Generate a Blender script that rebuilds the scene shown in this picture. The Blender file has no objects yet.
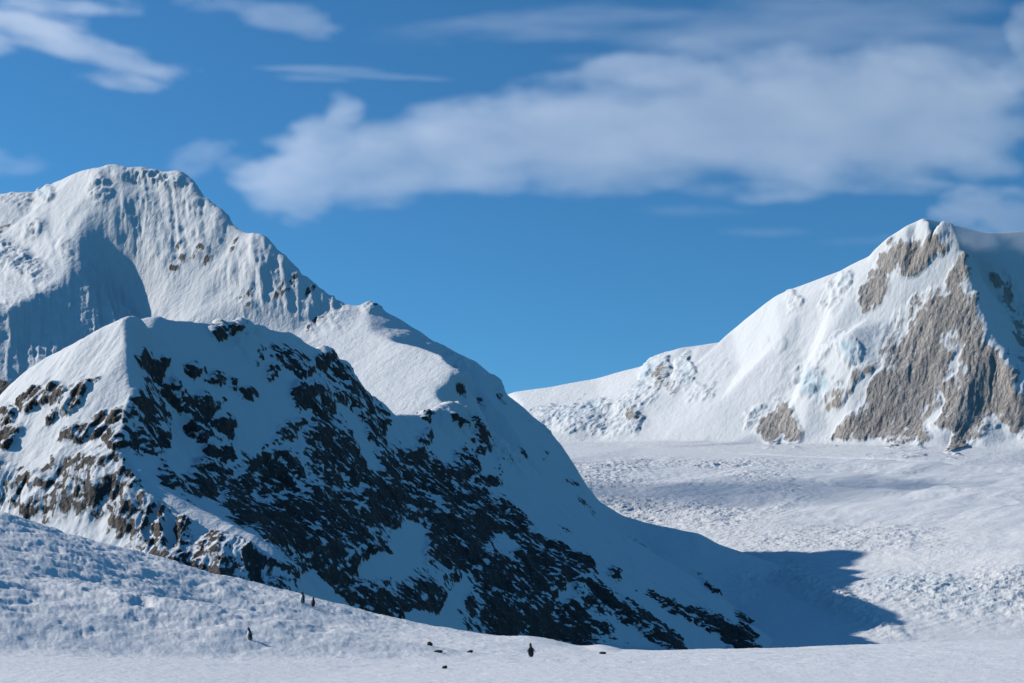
import bpy, bmesh, math, random
import numpy as np
from mathutils import Vector, Matrix
from mathutils.geometry import delaunay_2d_cdt

F, CX, HY = 1407.0, 512.0, 600.0          # focal length in pixels, optical axis column, horizon row
Q = 1.0                                   # mesh density
C = bpy.context.scene.collection
rad = math.radians

# ------------------------------------------------------------------ sun
SUN_EL, SUN_AHEAD = 30.2, 18.0            # the sun is to the left and a little in front of the camera
S = Vector((-math.cos(rad(SUN_EL)) * math.cos(rad(SUN_AHEAD)), math.cos(rad(SUN_EL)) * math.sin(rad(SUN_AHEAD)), math.sin(rad(SUN_EL))))

# ------------------------------------------------------------------ numeric helpers
_r = np.random.RandomState(7)
PERM = np.concatenate([_r.permutation(256)] * 3).astype(np.int32)
G3 = _r.normal(size=(256, 3)).astype(np.float32); G3 /= np.linalg.norm(G3, axis=1)[:, None]

def perlin(x, y, z):
    x = np.asarray(x, np.float32); y = np.asarray(y, np.float32); z = np.asarray(z, np.float32)
    xi, yi, zi = np.floor(x), np.floor(y), np.floor(z)
    fx, fy, fz = x - xi, y - yi, z - zi
    xi = xi.astype(np.int32) & 255; yi = yi.astype(np.int32) & 255; zi = zi.astype(np.int32) & 255
    fade = lambda t: t * t * t * (t * (t * 6 - 15) + 10)
    u, v, w = fade(fx), fade(fy), fade(fz)
    out = 0
    for dx in (0, 1):
        px = PERM[xi + dx]
        for dy in (0, 1):
            py = PERM[px + yi + dy]
            for dz in (0, 1):
                g = G3[PERM[py + zi + dz]]
                d = g[..., 0] * (fx - dx) + g[..., 1] * (fy - dy) + g[..., 2] * (fz - dz)
                wt = (u if dx else 1 - u) * (v if dy else 1 - v) * (w if dz else 1 - w)
                out = out + wt * d
    return out * 1.6

def fbm(x, y, z, octv, gain=0.5, ridged=False):
    a, s, tot = 1.0, 0, 0
    for o in range(octv):
        n = perlin(x * 2 ** o + 17.3 * o, y * 2 ** o + 5.1 * o, z * 2 ** o + 9.7 * o)
        if ridged:
            n = 1 - 2 * np.abs(n)
        s = s + a * n; tot += a; a *= gain
    return s / tot

def smooth(e0, e1, x):
    t = np.clip((x - e0) / (e1 - e0), 0, 1)
    return t * t * (3 - 2 * t)

def box(a, r, axis):
    if r < 1: return a
    p = np.concatenate([np.repeat(a.take([0], axis), r + 1, axis), a, np.repeat(a.take([-1], axis), r, axis)], axis)
    c = np.cumsum(p, axis, dtype=np.float64)
    n = a.shape[axis]; k = 2 * r + 1
    return ((c.take(range(k, k + n), axis) - c.take(range(0, n), axis)) / k)

def blur(a, ru, rv, it=2):
    for _ in range(it):
        a = box(box(a, ru, 1), rv, 0)
    return a

YS = 1.0                                  # distance scale of the piece being built

def pt(px, py, Y):
    Y = Y * YS
    return ((px - CX) / F * Y, Y, (HY - py) / F * Y)

def line(pts, step=25):
    """pixel-and-distance polyline -> dense 3D points"""
    out = []
    P = [pt(*p) for p in pts]
    for a, b, pa, pb in zip(P[:-1], P[1:], pts[:-1], pts[1:]):
        n = max(1, int(max(abs(pa[0] - pb[0]), abs(pa[1] - pb[1]), abs(pa[2] - pb[2]) / 15) / step))
        for k in range(n):
            t = k / n
            out.append(tuple(a[i] * (1 - t) + b[i] * t for i in range(3)))
    out.append(P[-1])
    return out

def tin(pts, U, Yv, fill):
    """triangulate scattered 3D points and read the height on the (u, Y) grid"""
    seen, pp = set(), []
    for p in pts:
        k = (round(p[0]), round(p[1]))
        if k not in seen:
            seen.add(k); pp.append(p)
    sc = 1000.0
    r = delaunay_2d_cdt([Vector((p[0] / sc, p[1] / sc)) for p in pp], [], [], 0, 1e-7)
    zz = [pp[o[0]][2] if o else fill for o in r[3]]
    vv = [(v.x * sc, v.y * sc) for v in r[0]]
    Z = np.full((len(Yv), len(U)), np.nan)
    for f in r[2]:
        (x0, y0), (x1, y1), (x2, y2) = (vv[i] for i in f)
        det = (y1 - y2) * (x0 - x2) + (x2 - x1) * (y0 - y2)
        if abs(det) < 1e-6: continue
        us = [CX + x / y * F for x, y in (vv[i] for i in f)]
        j0, j1 = np.searchsorted(Yv, [min(y0, y1, y2) - 1e-6, max(y0, y1, y2) + 1e-6])
        i0, i1 = np.searchsorted(U, [min(us) - 1e-6, max(us) + 1e-6])
        if j1 <= j0 or i1 <= i0: continue
        yy = Yv[j0:j1, None]; xx = (U[None, i0:i1] - CX) / F * yy
        l0 = ((y1 - y2) * (xx - x2) + (x2 - x1) * (yy - y2)) / det
        l1 = ((y2 - y0) * (xx - x2) + (x0 - x2) * (yy - y2)) / det
        l2 = 1 - l0 - l1
        m = (l0 >= -1e-4) & (l1 >= -1e-4) & (l2 >= -1e-4)
        z = l0 * zz[f[0]] + l1 * zz[f[1]] + l2 * zz[f[2]]
        sub = Z[j0:j1, i0:i1]; sub[m] = z[m]
    Z[np.isnan(Z)] = fill
    return Z

def grid_normals(P):
    du = np.gradient(P, axis=1); dv = np.gradient(P, axis=0)
    n = np.cross(du, dv); n /= np.maximum(np.linalg.norm(n, axis=2), 1e-9)[..., None]
    return n

def blobs(px, py, lst):
    """largest weight of a list of (x, y, rx, ry, angle, weight) patches, falling off softly at their rims"""
    out = np.zeros_like(px)
    for x, y, rx, ry, a, w in lst:
        c, s = math.cos(rad(a)), math.sin(rad(a))
        dx, dy = px - x, py - y
        d = np.sqrt(((dx * c + dy * s) / rx) ** 2 + ((-dx * s + dy * c) / ry) ** 2)
        out = np.maximum(out, w * np.clip(1.6 - d, 0, 1))
    return out

def stroke(x0, y0, x1, y1, hw, w):
    return ((x0 + x1) / 2, (y0 + y1) / 2, math.hypot(x1 - x0, y1 - y0) / 2, hw, math.degrees(math.atan2(y1 - y0, x1 - x0)), w)

def grid_object(name, P, mat, attrs=None, flip=False):
    nv, nu = P.shape[:2]
    me = bpy.data.meshes.new(name)
    me.vertices.add(nv * nu); me.vertices.foreach_set('co', np.ascontiguousarray(P, np.float32).ravel())
    idx = np.arange(nv * nu, dtype=np.int32).reshape(nv, nu)
    q = np.stack([idx[:-1, :-1], idx[:-1, 1:], idx[1:, 1:], idx[1:, :-1]], -1).reshape(-1, 4)
    if flip: q = q[:, ::-1]
    n = len(q)
    me.loops.add(n * 4); me.polygons.add(n)
    me.loops.foreach_set('vertex_index', np.ascontiguousarray(q).ravel())
    me.polygons.foreach_set('loop_start', np.arange(0, n * 4, 4, dtype=np.int32))
    me.update(calc_edges=True)
    me.polygons.foreach_set('use_smooth', np.ones(n, bool))
    for k, a in (attrs or {}).items():
        at = me.attributes.new(k, 'FLOAT', 'POINT'); at.data.foreach_set('value', np.ascontiguousarray(a, np.float32).ravel())
    me.materials.append(mat)
    o = bpy.data.objects.new(name, me); C.objects.link(o)
    return o

def tag(o, label=None, cat=None, group=None, kind=None):
    for k, v in (('label', label), ('category', cat), ('group', group), ('kind', kind)):
        if v: o[k] = v
    return o

# ------------------------------------------------------------------ materials
def new_mat(name):
    m = bpy.data.materials.new(name); m.use_nodes = True
    nt = m.node_tree; b = nt.nodes['Principled BSDF']
    return m, nt, b

def N(nt, typ, **kw):
    n = nt.nodes.new(typ)
    for k, v in kw.items():
        if k in n.inputs: n.inputs[k].default_value = v
        else: setattr(n, k, v)
    return n

def noise(nt, vec, scale, detail=6, rough=0.55, dist=0.0):
    n = N(nt, 'ShaderNodeTexNoise'); n.noise_dimensions = '3D'
    n.inputs['Scale'].default_value = scale; n.inputs['Detail'].default_value = detail
    n.inputs['Roughness'].default_value = rough; n.inputs['Distortion'].default_value = dist
    nt.links.new(vec, n.inputs['Vector']); return n.outputs['Fac']

def math_n(nt, op, a, b=None, clamp=False):
    n = N(nt, 'ShaderNodeMath', operation=op); n.use_clamp = clamp
    for i, v in enumerate((a, b)):
        if v is None: continue
        if isinstance(v, (int, float)): n.inputs[i].default_value = v
        else: nt.links.new(v, n.inputs[i])
    return n.outputs[0]

def mapr(nt, v, a, b, c=0.0, d=1.0):
    n = N(nt, 'ShaderNodeMapRange'); n.clamp = True
    nt.links.new(v, n.inputs[0])
    for i, q in enumerate((a, b, c, d)): n.inputs[i + 1].default_value = q
    return n.outputs[0]

def mixc(nt, f, a, b):
    n = N(nt, 'ShaderNodeMix', data_type='RGBA')
    for i, v in ((0, f), (6, a), (7, b)):
        if isinstance(v, tuple): n.inputs[i].default_value = (*v, 1)
        elif isinstance(v, (int, float)): n.inputs[i].default_value = v
        else: nt.links.new(v, n.inputs[i])
    return n.outputs[2]

SNOW = (0.68, 0.695, 0.71)
ICE = (0.49, 0.63, 0.71)

def snow_rock(name, rock_a, rock_b, unit, rock_stretch=(1, 1, 1), edge=0.10, fine=0.5, bump_snow=0.25, bump_rock=1.0, dust=(0.5, 0.47, 0.45), rough_attr=False, third=None, dust_t=.60):
    """snow and bare rock on one surface; the 'rock' attribute says how bare the ground is, noise breaks its edge. unit = metres per picture pixel"""
    m, nt, b = new_mat(name)
    geo = N(nt, 'ShaderNodeNewGeometry')
    pos = geo.outputs['Position']
    mp = N(nt, 'ShaderNodeMapping'); mp.inputs['Scale'].default_value = rock_stretch
    nt.links.new(pos, mp.inputs['Vector']); sp = mp.outputs[0]
    ar = N(nt, 'ShaderNodeAttribute', attribute_name='rock').outputs['Fac']
    ai = N(nt, 'ShaderNodeAttribute', attribute_name='ice').outputs['Fac']
    n1 = noise(nt, sp, 1 / (9 * unit), 7, 0.62)
    n4 = noise(nt, sp, 1 / (4.0 * unit), 5, 0.65)
    e = math_n(nt, 'ADD', math_n(nt, 'ADD', ar, math_n(nt, 'MULTIPLY', math_n(nt, 'SUBTRACT', n1, 0.5), fine)), math_n(nt, 'MULTIPLY', math_n(nt, 'SUBTRACT', n4, 0.5), fine * .75))
    mask = mapr(nt, e, 0.5 - edge, 0.5 + edge)
    n2 = noise(nt, sp, 1 / (22 * unit), 8, 0.65)
    n3 = noise(nt, sp, 1 / (3.2 * unit), 4, 0.6)
    rc = mixc(nt, mapr(nt, n2, 0.35, 0.66), rock_a, rock_b)
    if third:
        n5 = noise(nt, sp, 1 / (70 * unit), 4, 0.6)
        rc = mixc(nt, mapr(nt, n5, .42, .60, 0, .8), rc, third)
        n6 = noise(nt, sp, 1 / (7 * unit), 5, 0.7)
        rc = mixc(nt, mapr(nt, n6, .54, .68, 0, .6), rc, tuple(c * .45 for c in rock_a))  # dark streaks painted into the rock colour as shaded gullies
    rc = mixc(nt, mapr(nt, n3, dust_t, dust_t + .14, 0, 0.6), rc, dust)          # powder caught on small ledges
    sc = mixc(nt, mapr(nt, math_n(nt, 'ADD', ai, math_n(nt, 'MULTIPLY', math_n(nt, 'SUBTRACT', n2, 0.5), 0.8)), 0.5, 1.15), SNOW, ICE)
    nt.links.new(mixc(nt, mask, sc, rc), b.inputs['Base Color'])
    b.inputs['Roughness'].default_value = 0.75
    b.inputs['Specular IOR Level'].default_value = 0.2
    h = math_n(nt, 'ADD', math_n(nt, 'MULTIPLY', n3, 0.5), n1)
    bp = N(nt, 'ShaderNodeBump'); bp.inputs['Distance'].default_value = 5 * unit
    nt.links.new(h, bp.inputs['Height'])
    if rough_attr:
        rg = N(nt, 'ShaderNodeAttribute', attribute_name='rough').outputs['Fac']
        nt.links.new(math_n(nt, 'MULTIPLY', rg, bump_snow), bp.inputs['Strength'])
    else:
        nt.links.new(mapr(nt, mask, 0, 1, bump_snow, bump_rock), bp.inputs['Strength'])
    nt.links.new(bp.outputs[0], b.inputs['Normal'])
    return m

def plain(name, col, rough=0.7, bump=None):
    m, nt, b = new_mat(name)
    tc = N(nt, 'ShaderNodeTexCoord').outputs['Object']
    n = noise(nt, tc, bump or 40, 4)
    nt.links.new(mixc(nt, n, tuple(c * 0.75 for c in col), tuple(min(1, c * 1.2) for c in col)), b.inputs['Base Color'])
    b.inputs['Roughness'].default_value = rough
    return m

# ------------------------------------------------------------------ terrain pieces
def mesh_grid(u0, u1, y0, y1, nu, ny, geom=False):
    y0, y1 = y0 * YS, y1 * YS
    U = np.linspace(u0, u1, int(nu * Q))
    n = int(ny * Q)
    Yv = np.geomspace(y0, y1, n) if geom else np.linspace(y0, y1, n)
    return U, Yv

def surf(U, Yv, Z):
    X = (U[None, :] - CX) / F * Yv[:, None]
    return np.stack([X, np.broadcast_to(Yv[:, None], X.shape), Z], -1)

def pix(P):
    return CX + P[..., 0] / P[..., 1] * F, HY - P[..., 2] / P[..., 1] * F

def frame_pts(u0, u1, y0, y1, z, n=8):
    out = []; y0, y1 = y0 * YS, y1 * YS
    for t in np.linspace(0, 1, n):
        u = u0 + (u1 - u0) * t; y = y0 + (y1 - y0) * t
        for uu, yy in ((u, y0), (u, y1), (u0, y), (u1, y)):
            out.append(((uu - CX) / F * yy, yy, z))
    return out

def along(P, ang):
    """horizontal coordinate along a face's contour lines, and its height"""
    c, s = math.cos(rad(ang)), math.sin(rad(ang))
    return P[..., 0] * c + P[..., 1] * s, -P[..., 0] * s + P[..., 1] * c, P[..., 2]

# ---- front rocky mountain
def front_mountain():
    U, Yv = mesh_grid(-340, 830, 1480, 3850, 1050, 820)
    ridgeA = [(-320, 660, 2720), (-250, 590, 2690), (-170, 520, 2650), (-100, 462, 2600), (-40, 424, 2555), (0, 394, 2520), (20, 374, 2500), (40, 361, 2482), (62, 349, 2460), (90, 334, 2434), (110, 324, 2415), (125, 315, 2400)]
    ridgeB = [(125, 315, 2400), (140, 311, 2440), (160, 313, 2500), (200, 316, 2590), (243, 315, 2660)]
    ridgeC = [(243, 317, 2660), (258, 321, 2690), (275, 326, 2730), (291, 327, 2760), (310, 342, 2800), (330, 346, 2840), (345, 357, 2880), (358, 374, 2910), (371, 392, 2940), (391, 413, 2990)]
    ridgeD = [(391, 413, 2990), (412, 412, 3060), (437, 409, 3130), (449, 402, 3230), (470, 410, 3290), (490, 430, 3300), (540, 474, 3290), (600, 520, 3260), (660, 555, 3220), (715, 590, 3160), (750, 622, 3080), (772, 650, 3000), (800, 700, 2900)]
    spur = [(125, 315, 2400), (128, 347, 2350), (131, 391, 2280), (122, 419, 2225), (125, 450, 2175), (150, 482, 2130), (188, 507, 2090), (230, 524, 2060), (252, 535, 2040), (277, 551, 2015), (293, 578, 1985), (306, 615, 1950), (312, 680, 1900)]
    gully = [(150, 330, 2445), (158, 365, 2385), (165, 400, 2330), (172, 440, 2275), (200, 480, 2225), (240, 515, 2180), (285, 555, 2130), (325, 605, 2080), (340, 650, 2030)]
    rib2 = [(243, 317, 2660), (248, 340, 2610), (240, 362, 2560), (258, 385, 2530), (272, 415, 2480), (283, 445, 2430), (300, 490, 2370), (330, 550, 2310), (370, 640, 2230)]
    gul2 = [(285, 345, 2700), (300, 375, 2650), (318, 410, 2600), (330, 450, 2540), (350, 500, 2480), (390, 560, 2420), (430, 640, 2340)]
    rib3 = [(358, 374, 2910), (368, 410, 2860), (385, 450, 2800), (410, 500, 2730), (450, 560, 2660), (500, 650, 2560)]
    gul3 = [(420, 425, 3010), (440, 460, 2960), (470, 500, 2900), (510, 560, 2820), (560, 645, 2720)]
    rib4 = [(440, 411, 3125), (446, 430, 3090), (455, 455, 3050), (490, 500, 2990), (540, 545, 2940), (600, 590, 2880), (660, 648, 2800)]
    gul4 = [(500, 450, 3225), (560, 510, 3170), (620, 555, 3120), (690, 605, 3040), (730, 648, 2960)]
    botl = [(-280, 680, 2060), (-170, 640, 2080), (-60, 600, 2110), (0, 560, 2130), (60, 540, 2090), (120, 540, 2040), (170, 560, 1970), (230, 600, 1900), (290, 660, 1830)]
    mid = [(190, 540, 2030)]
    spx = lambda py: float(np.interp(py, [p[1] for p in spur], [p[0] for p in spur]))
    near = lambda l: [(px, py, Y - 230) for px, py, Y in l]
    def swing(l):                                   # right of the spur the face swings away from the sun
        return [(px, py, Y - 230 * (1 - float(smooth(0, 480, px - spx(py)))) + 130 * float(smooth(0, 45, px - spx(py))) * (1 - float(smooth(250, 520, px - spx(py))))) for px, py, Y in l]
    ridgeA, spur, botl, mid = (near(l) for l in (ridgeA, spur, botl, mid))
    ridgeB, ridgeC, ridgeD, gully, rib2, gul2, rib3, gul3, rib4, gul4 = (swing(l) for l in (ridgeB, ridgeC, ridgeD, gully, rib2, gul2, rib3, gul3, rib4, gul4))
    pts = []
    for l in (ridgeA, ridgeB, ridgeC, ridgeD, spur, gully, rib2, gul2, rib3, gul3, rib4, gul4, botl):
        pts += line(l, 20)
    pts += [pt(*m) for m in mid]
    # the far side falls away behind the crest
    for px, py, Y in ridgeA[::2] + ridgeB[1:] + ridgeC[::2] + ridgeD[::2]:
        x, y, z = pt(px, py, Y)
        k = 0.55 * (z + 150)
        if z > -100:
            pts.append((x - 0.10 * k, y + 1.1 * k, z - 0.62 * (z + 150)))
    pts += frame_pts(-340, 830, 1480, 3850, -170)
    Z = tin(pts, U, Yv, -170)
    Z = 0.7 * blur(Z, 2, 3) + 0.3 * blur(Z, 7, 8)
    P = surf(U, Yv, Z); n = grid_normals(P); px, py = pix(P)
    rocks = [stroke(22, 407, 66, 389, 9, .86), stroke(52, 422, 96, 380, 4.5, .95), (6, 418, 12, 10, 0, .8), stroke(-10, 452, 20, 428, 7, .8), stroke(66, 441, 130, 412, 9, .72),
             (-40, 480, 60, 40, 0, .6), (25, 492, 50, 24, 10, .66), (100, 482, 60, 34, 0, .64), (150, 505, 40, 45, 30, .66), (185, 545, 45, 38, 20, .66), (235, 570, 40, 32, 20, .68), (285, 590, 25, 22, 30, .7), (120, 440, 16, 14, 0, .7),
             (142, 357, 9, 9, 0, .7), stroke(148, 382, 162, 358, 9, .92), (170, 394, 10, 11, 0, .95), (146, 412, 20, 26, 0, .72), (150, 440, 25, 18, 0, .74), (194, 408, 18, 12, 0, .76), stroke(185, 420, 222, 404, 6, .7), (200, 428, 22, 14, 0, .74),
             (224, 434, 13, 15, 0, .85), stroke(195, 452, 235, 455, 7, .85), stroke(204, 340, 242, 328, 8, .92), (256, 358, 13, 12, -50, .84), (215, 378, 9, 9, 0, .74), (232, 383, 4, 9, 0, .76), (192, 370, 10, 9, 45, .66), (250, 396, 10, 9, 0, .84),
             (270, 374, 9, 8, 0, .84), (300, 396, 15, 12, 0, .86), (292, 360, 24, 9, 35, .72), stroke(268, 345, 310, 378, 8, .68), (322, 360, 8, 14, 60, .7), (345, 390, 14, 30, -25, .74), (320, 400, 14, 26, -20, .64), (260, 445, 26, 9, -30, .8), (285, 432, 16, 9, -35, .8),
             (265, 472, 30, 22, 0, .84), (210, 482, 26, 20, 20, .82), (175, 487, 8, 6, 0, .85), (252, 508, 44, 30, 20, .9), (300, 530, 44, 40, 20, .88), (335, 455, 28, 34, -30, .95), (322, 430, 14, 20, 0, .8), (372, 425, 14, 34, -30, .82), (395, 455, 20, 26, -30, .76), (385, 490, 32, 38, 0, .78),
             (350, 560, 50, 32, 20, .76), (370, 605, 40, 16, 15, .9), (330, 515, 50, 24, 20, .84), (430, 505, 34, 30, 30, .8), (425, 440, 9, 11, 0, .82), stroke(415, 455, 450, 475, 6, .72), (445, 480, 22, 20, 40, .8), (465, 465, 16, 14, 40, .72), (488, 482, 16, 7, 10, .76), (460, 540, 44, 40, 30, .9),
             (420, 600, 26, 20, 30, .84), (505, 590, 50, 40, 30, .92), (556, 622, 60, 26, 30, .86), (480, 445, 14, 10, 50, .6), stroke(500, 450, 530, 490, 7, .78), stroke(480, 500, 530, 530, 10, .76), stroke(505, 520, 540, 545, 8, .84), stroke(545, 545, 590, 580, 14, .86), (540, 570, 40, 18, 30, .86),
             (617, 566, 12, 16, 0, .98), (590, 590, 28, 14, 40, .74), stroke(640, 592, 755, 645, 9, .9), stroke(650, 590, 690, 620, 8, .86), stroke(610, 600, 680, 650, 10, .8), (735, 640, 24, 9, 25, .95), stroke(695, 572, 722, 596, 3.5, .82), stroke(735, 612, 755, 638, 4, .66), stroke(570, 470, 592, 480, 3, .6),
             (456, 424, 10, 5, 20, .76), stroke(470, 425, 486, 445, 5, .76), (505, 470, 16, 9, 40, .74), (530, 500, 18, 8, 45, .74), (565, 530, 16, 8, 40, .74), (425, 418, 7, 5, 0, .6), (415, 470, 26, 22, 30, .74), (470, 510, 30, 26, 30, .8)]
    snow = [(262, 420, 16, 34, 20, .9), (240, 360, 26, 18, 0, .6), (200, 350, 26, 12, 0, .6), (405, 550, 12, 26, 25, 1.), (378, 568, 20, 10, -20, .9), (430, 628, 22, 12, 30, 1.), (360, 440, 7, 30, -25, .7), (455, 600, 6, 28, 30, .7), (395, 400, 10, 10, 0, .3), (180, 450, 14, 18, 0, .5),
            (255, 490, 4, 22, 10, .4), (400, 437, 20, 10, 0, .5), (440, 455, 20, 7, 40, .4), (560, 600, 6, 26, 30, .4), (600, 545, 60, 14, 38, .9), (640, 575, 60, 10, 38, .55), (660, 610, 50, 5, 30, .5), (545, 500, 60, 18, 42, .7), (170, 530, 5, 18, 0, .5), (205, 525, 10, 30, 25, .4), (312, 590, 16, 12, 30, .7), (340, 605, 18, 8, 20, .6), (505, 545, 14, 6, 30, .5), (150, 470, 14, 7, 60, .4), stroke(128, 458, 150, 486, 5, .8), stroke(150, 486, 190, 511, 8, 1.1), stroke(190, 511, 232, 528, 8, 1.1), stroke(232, 528, 280, 556, 6, 1.), stroke(168, 520, 172, 552, 5, .6), stroke(160, 505, 150, 540, 4, .5)]
    aR, bR, z = along(P, 52); aL, bL, _ = along(P, -39)
    side = np.where(px < np.interp(py, [p[1] for p in spur], [p[0] for p in spur]), 1.0, 0.0)
    side = blur(side, 3, 3, 1)
    aB, bB, _ = along(P, 4); kb = smooth(440, 485, py + .15 * (60 - px))
    a = np.where(side > .5, aL, aR); b_ = np.where(side > .5, bL, bR)
    wx = fbm(P[..., 0] / 160, P[..., 1] / 160, P[..., 2] / 160, 3)
    jx = fbm(a / 32, b_ / 50, z / 32, 5, .62) * 11; jy = fbm(a / 32 + 9, b_ / 50, z / 32, 5, .62) * 11
    w = blobs(px + jx, py + jy, rocks) - blobs(px + jx, py + jy, snow)
    def ribs(fn):                                   # the lower buttress has ribs of its own, running straight down
        return fn(a, b_) * (1 - kb * side) + fn(aB, bB) * kb * side
    crag = ribs(lambda a, b: fbm(a / 85 + wx * .5, b / 220, z / 210 + a / 400, 6, 0.58, True))
    lump = fbm(P[..., 0] / 90 + 40, P[..., 1] / 90, P[..., 2] / 90, 6, 0.5)
    rk = smooth(.15, .75, w)
    amp = 4 + (15 - 7 * side) * rk
    lit = smooth(0.05, 0.5, -n[..., 0])
    flut = ribs(lambda a, b: fbm(a / 34 + 3 + wx, z / 260, b / 260, 4, .55, True))
    vis = smooth(-160, -90, P[..., 2])
    steps = blobs(px, py, [(462, 418, 26, 16, 25, 1), (440, 408, 14, 8, 0, .8), (500, 448, 30, 12, 40, .7), (250, 330, 12, 20, 20, .5)])
    blk = fbm(P[..., 0] / 46, P[..., 1] / 46, P[..., 2] / 40 + 3, 4, .6, True)
    crestline = blobs(px, py, [stroke(150, 486, 232, 526, 9, 1), stroke(232, 526, 285, 560, 7, 1)])
    amp = amp * (1 - .6 * crestline)
    d = (amp * (crag * .75 + lump * .65) + 20 * steps * blk + (1.8 + 9 * side * rk) * flut) * vis
    P = P + n * d[..., None]
    n2 = grid_normals(P)
    steep = 1 - n2[..., 2]
    sm = blur(steep, 12, 12)
    loc = np.clip((steep - sm) * 1.5, -.3, .3)
    bL_ = ribs(lambda a, b: fbm(a / 26 + wx, b / 120, z / 90, 6, .64)); bR_ = fbm(a / 27 + wx, b_ / 40, z / 27 + a / 60, 6, .66) + .3 * fbm(a / 90 + wx, b_ / 90, z / 70, 3); bS = fbm((a + z) / 40 + wx * 1.8, b_ / 80, (z - a) / 80 + wx, 6, .66) + .45 * fbm(a / 120 + 7, b_ / 120, z / 90, 3)
    k = smooth(330, 470, px)
    band = side * bL_ + (1 - side) * (bR_ * (1 - k) + bS * k)
    fine = fbm(a / 16, b_ / 16, z / 11 + a / 22, 4, .6)
    base = np.where(w > .5, .44 + .42 * (w - .5), w * .88)
    rock = base + loc * .8 * smooth(.1, .5, w) + band * .62 * smooth(.05, .5, w) + fine * .55 * smooth(.05, .4, w) + .03 + (.05 + .05 * smooth(430, 500, py)) * (1 - side)
    return grid_object('rocky_mountain', P, M['front'], {'rock': rock, 'ice': np.zeros_like(rock)})

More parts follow.
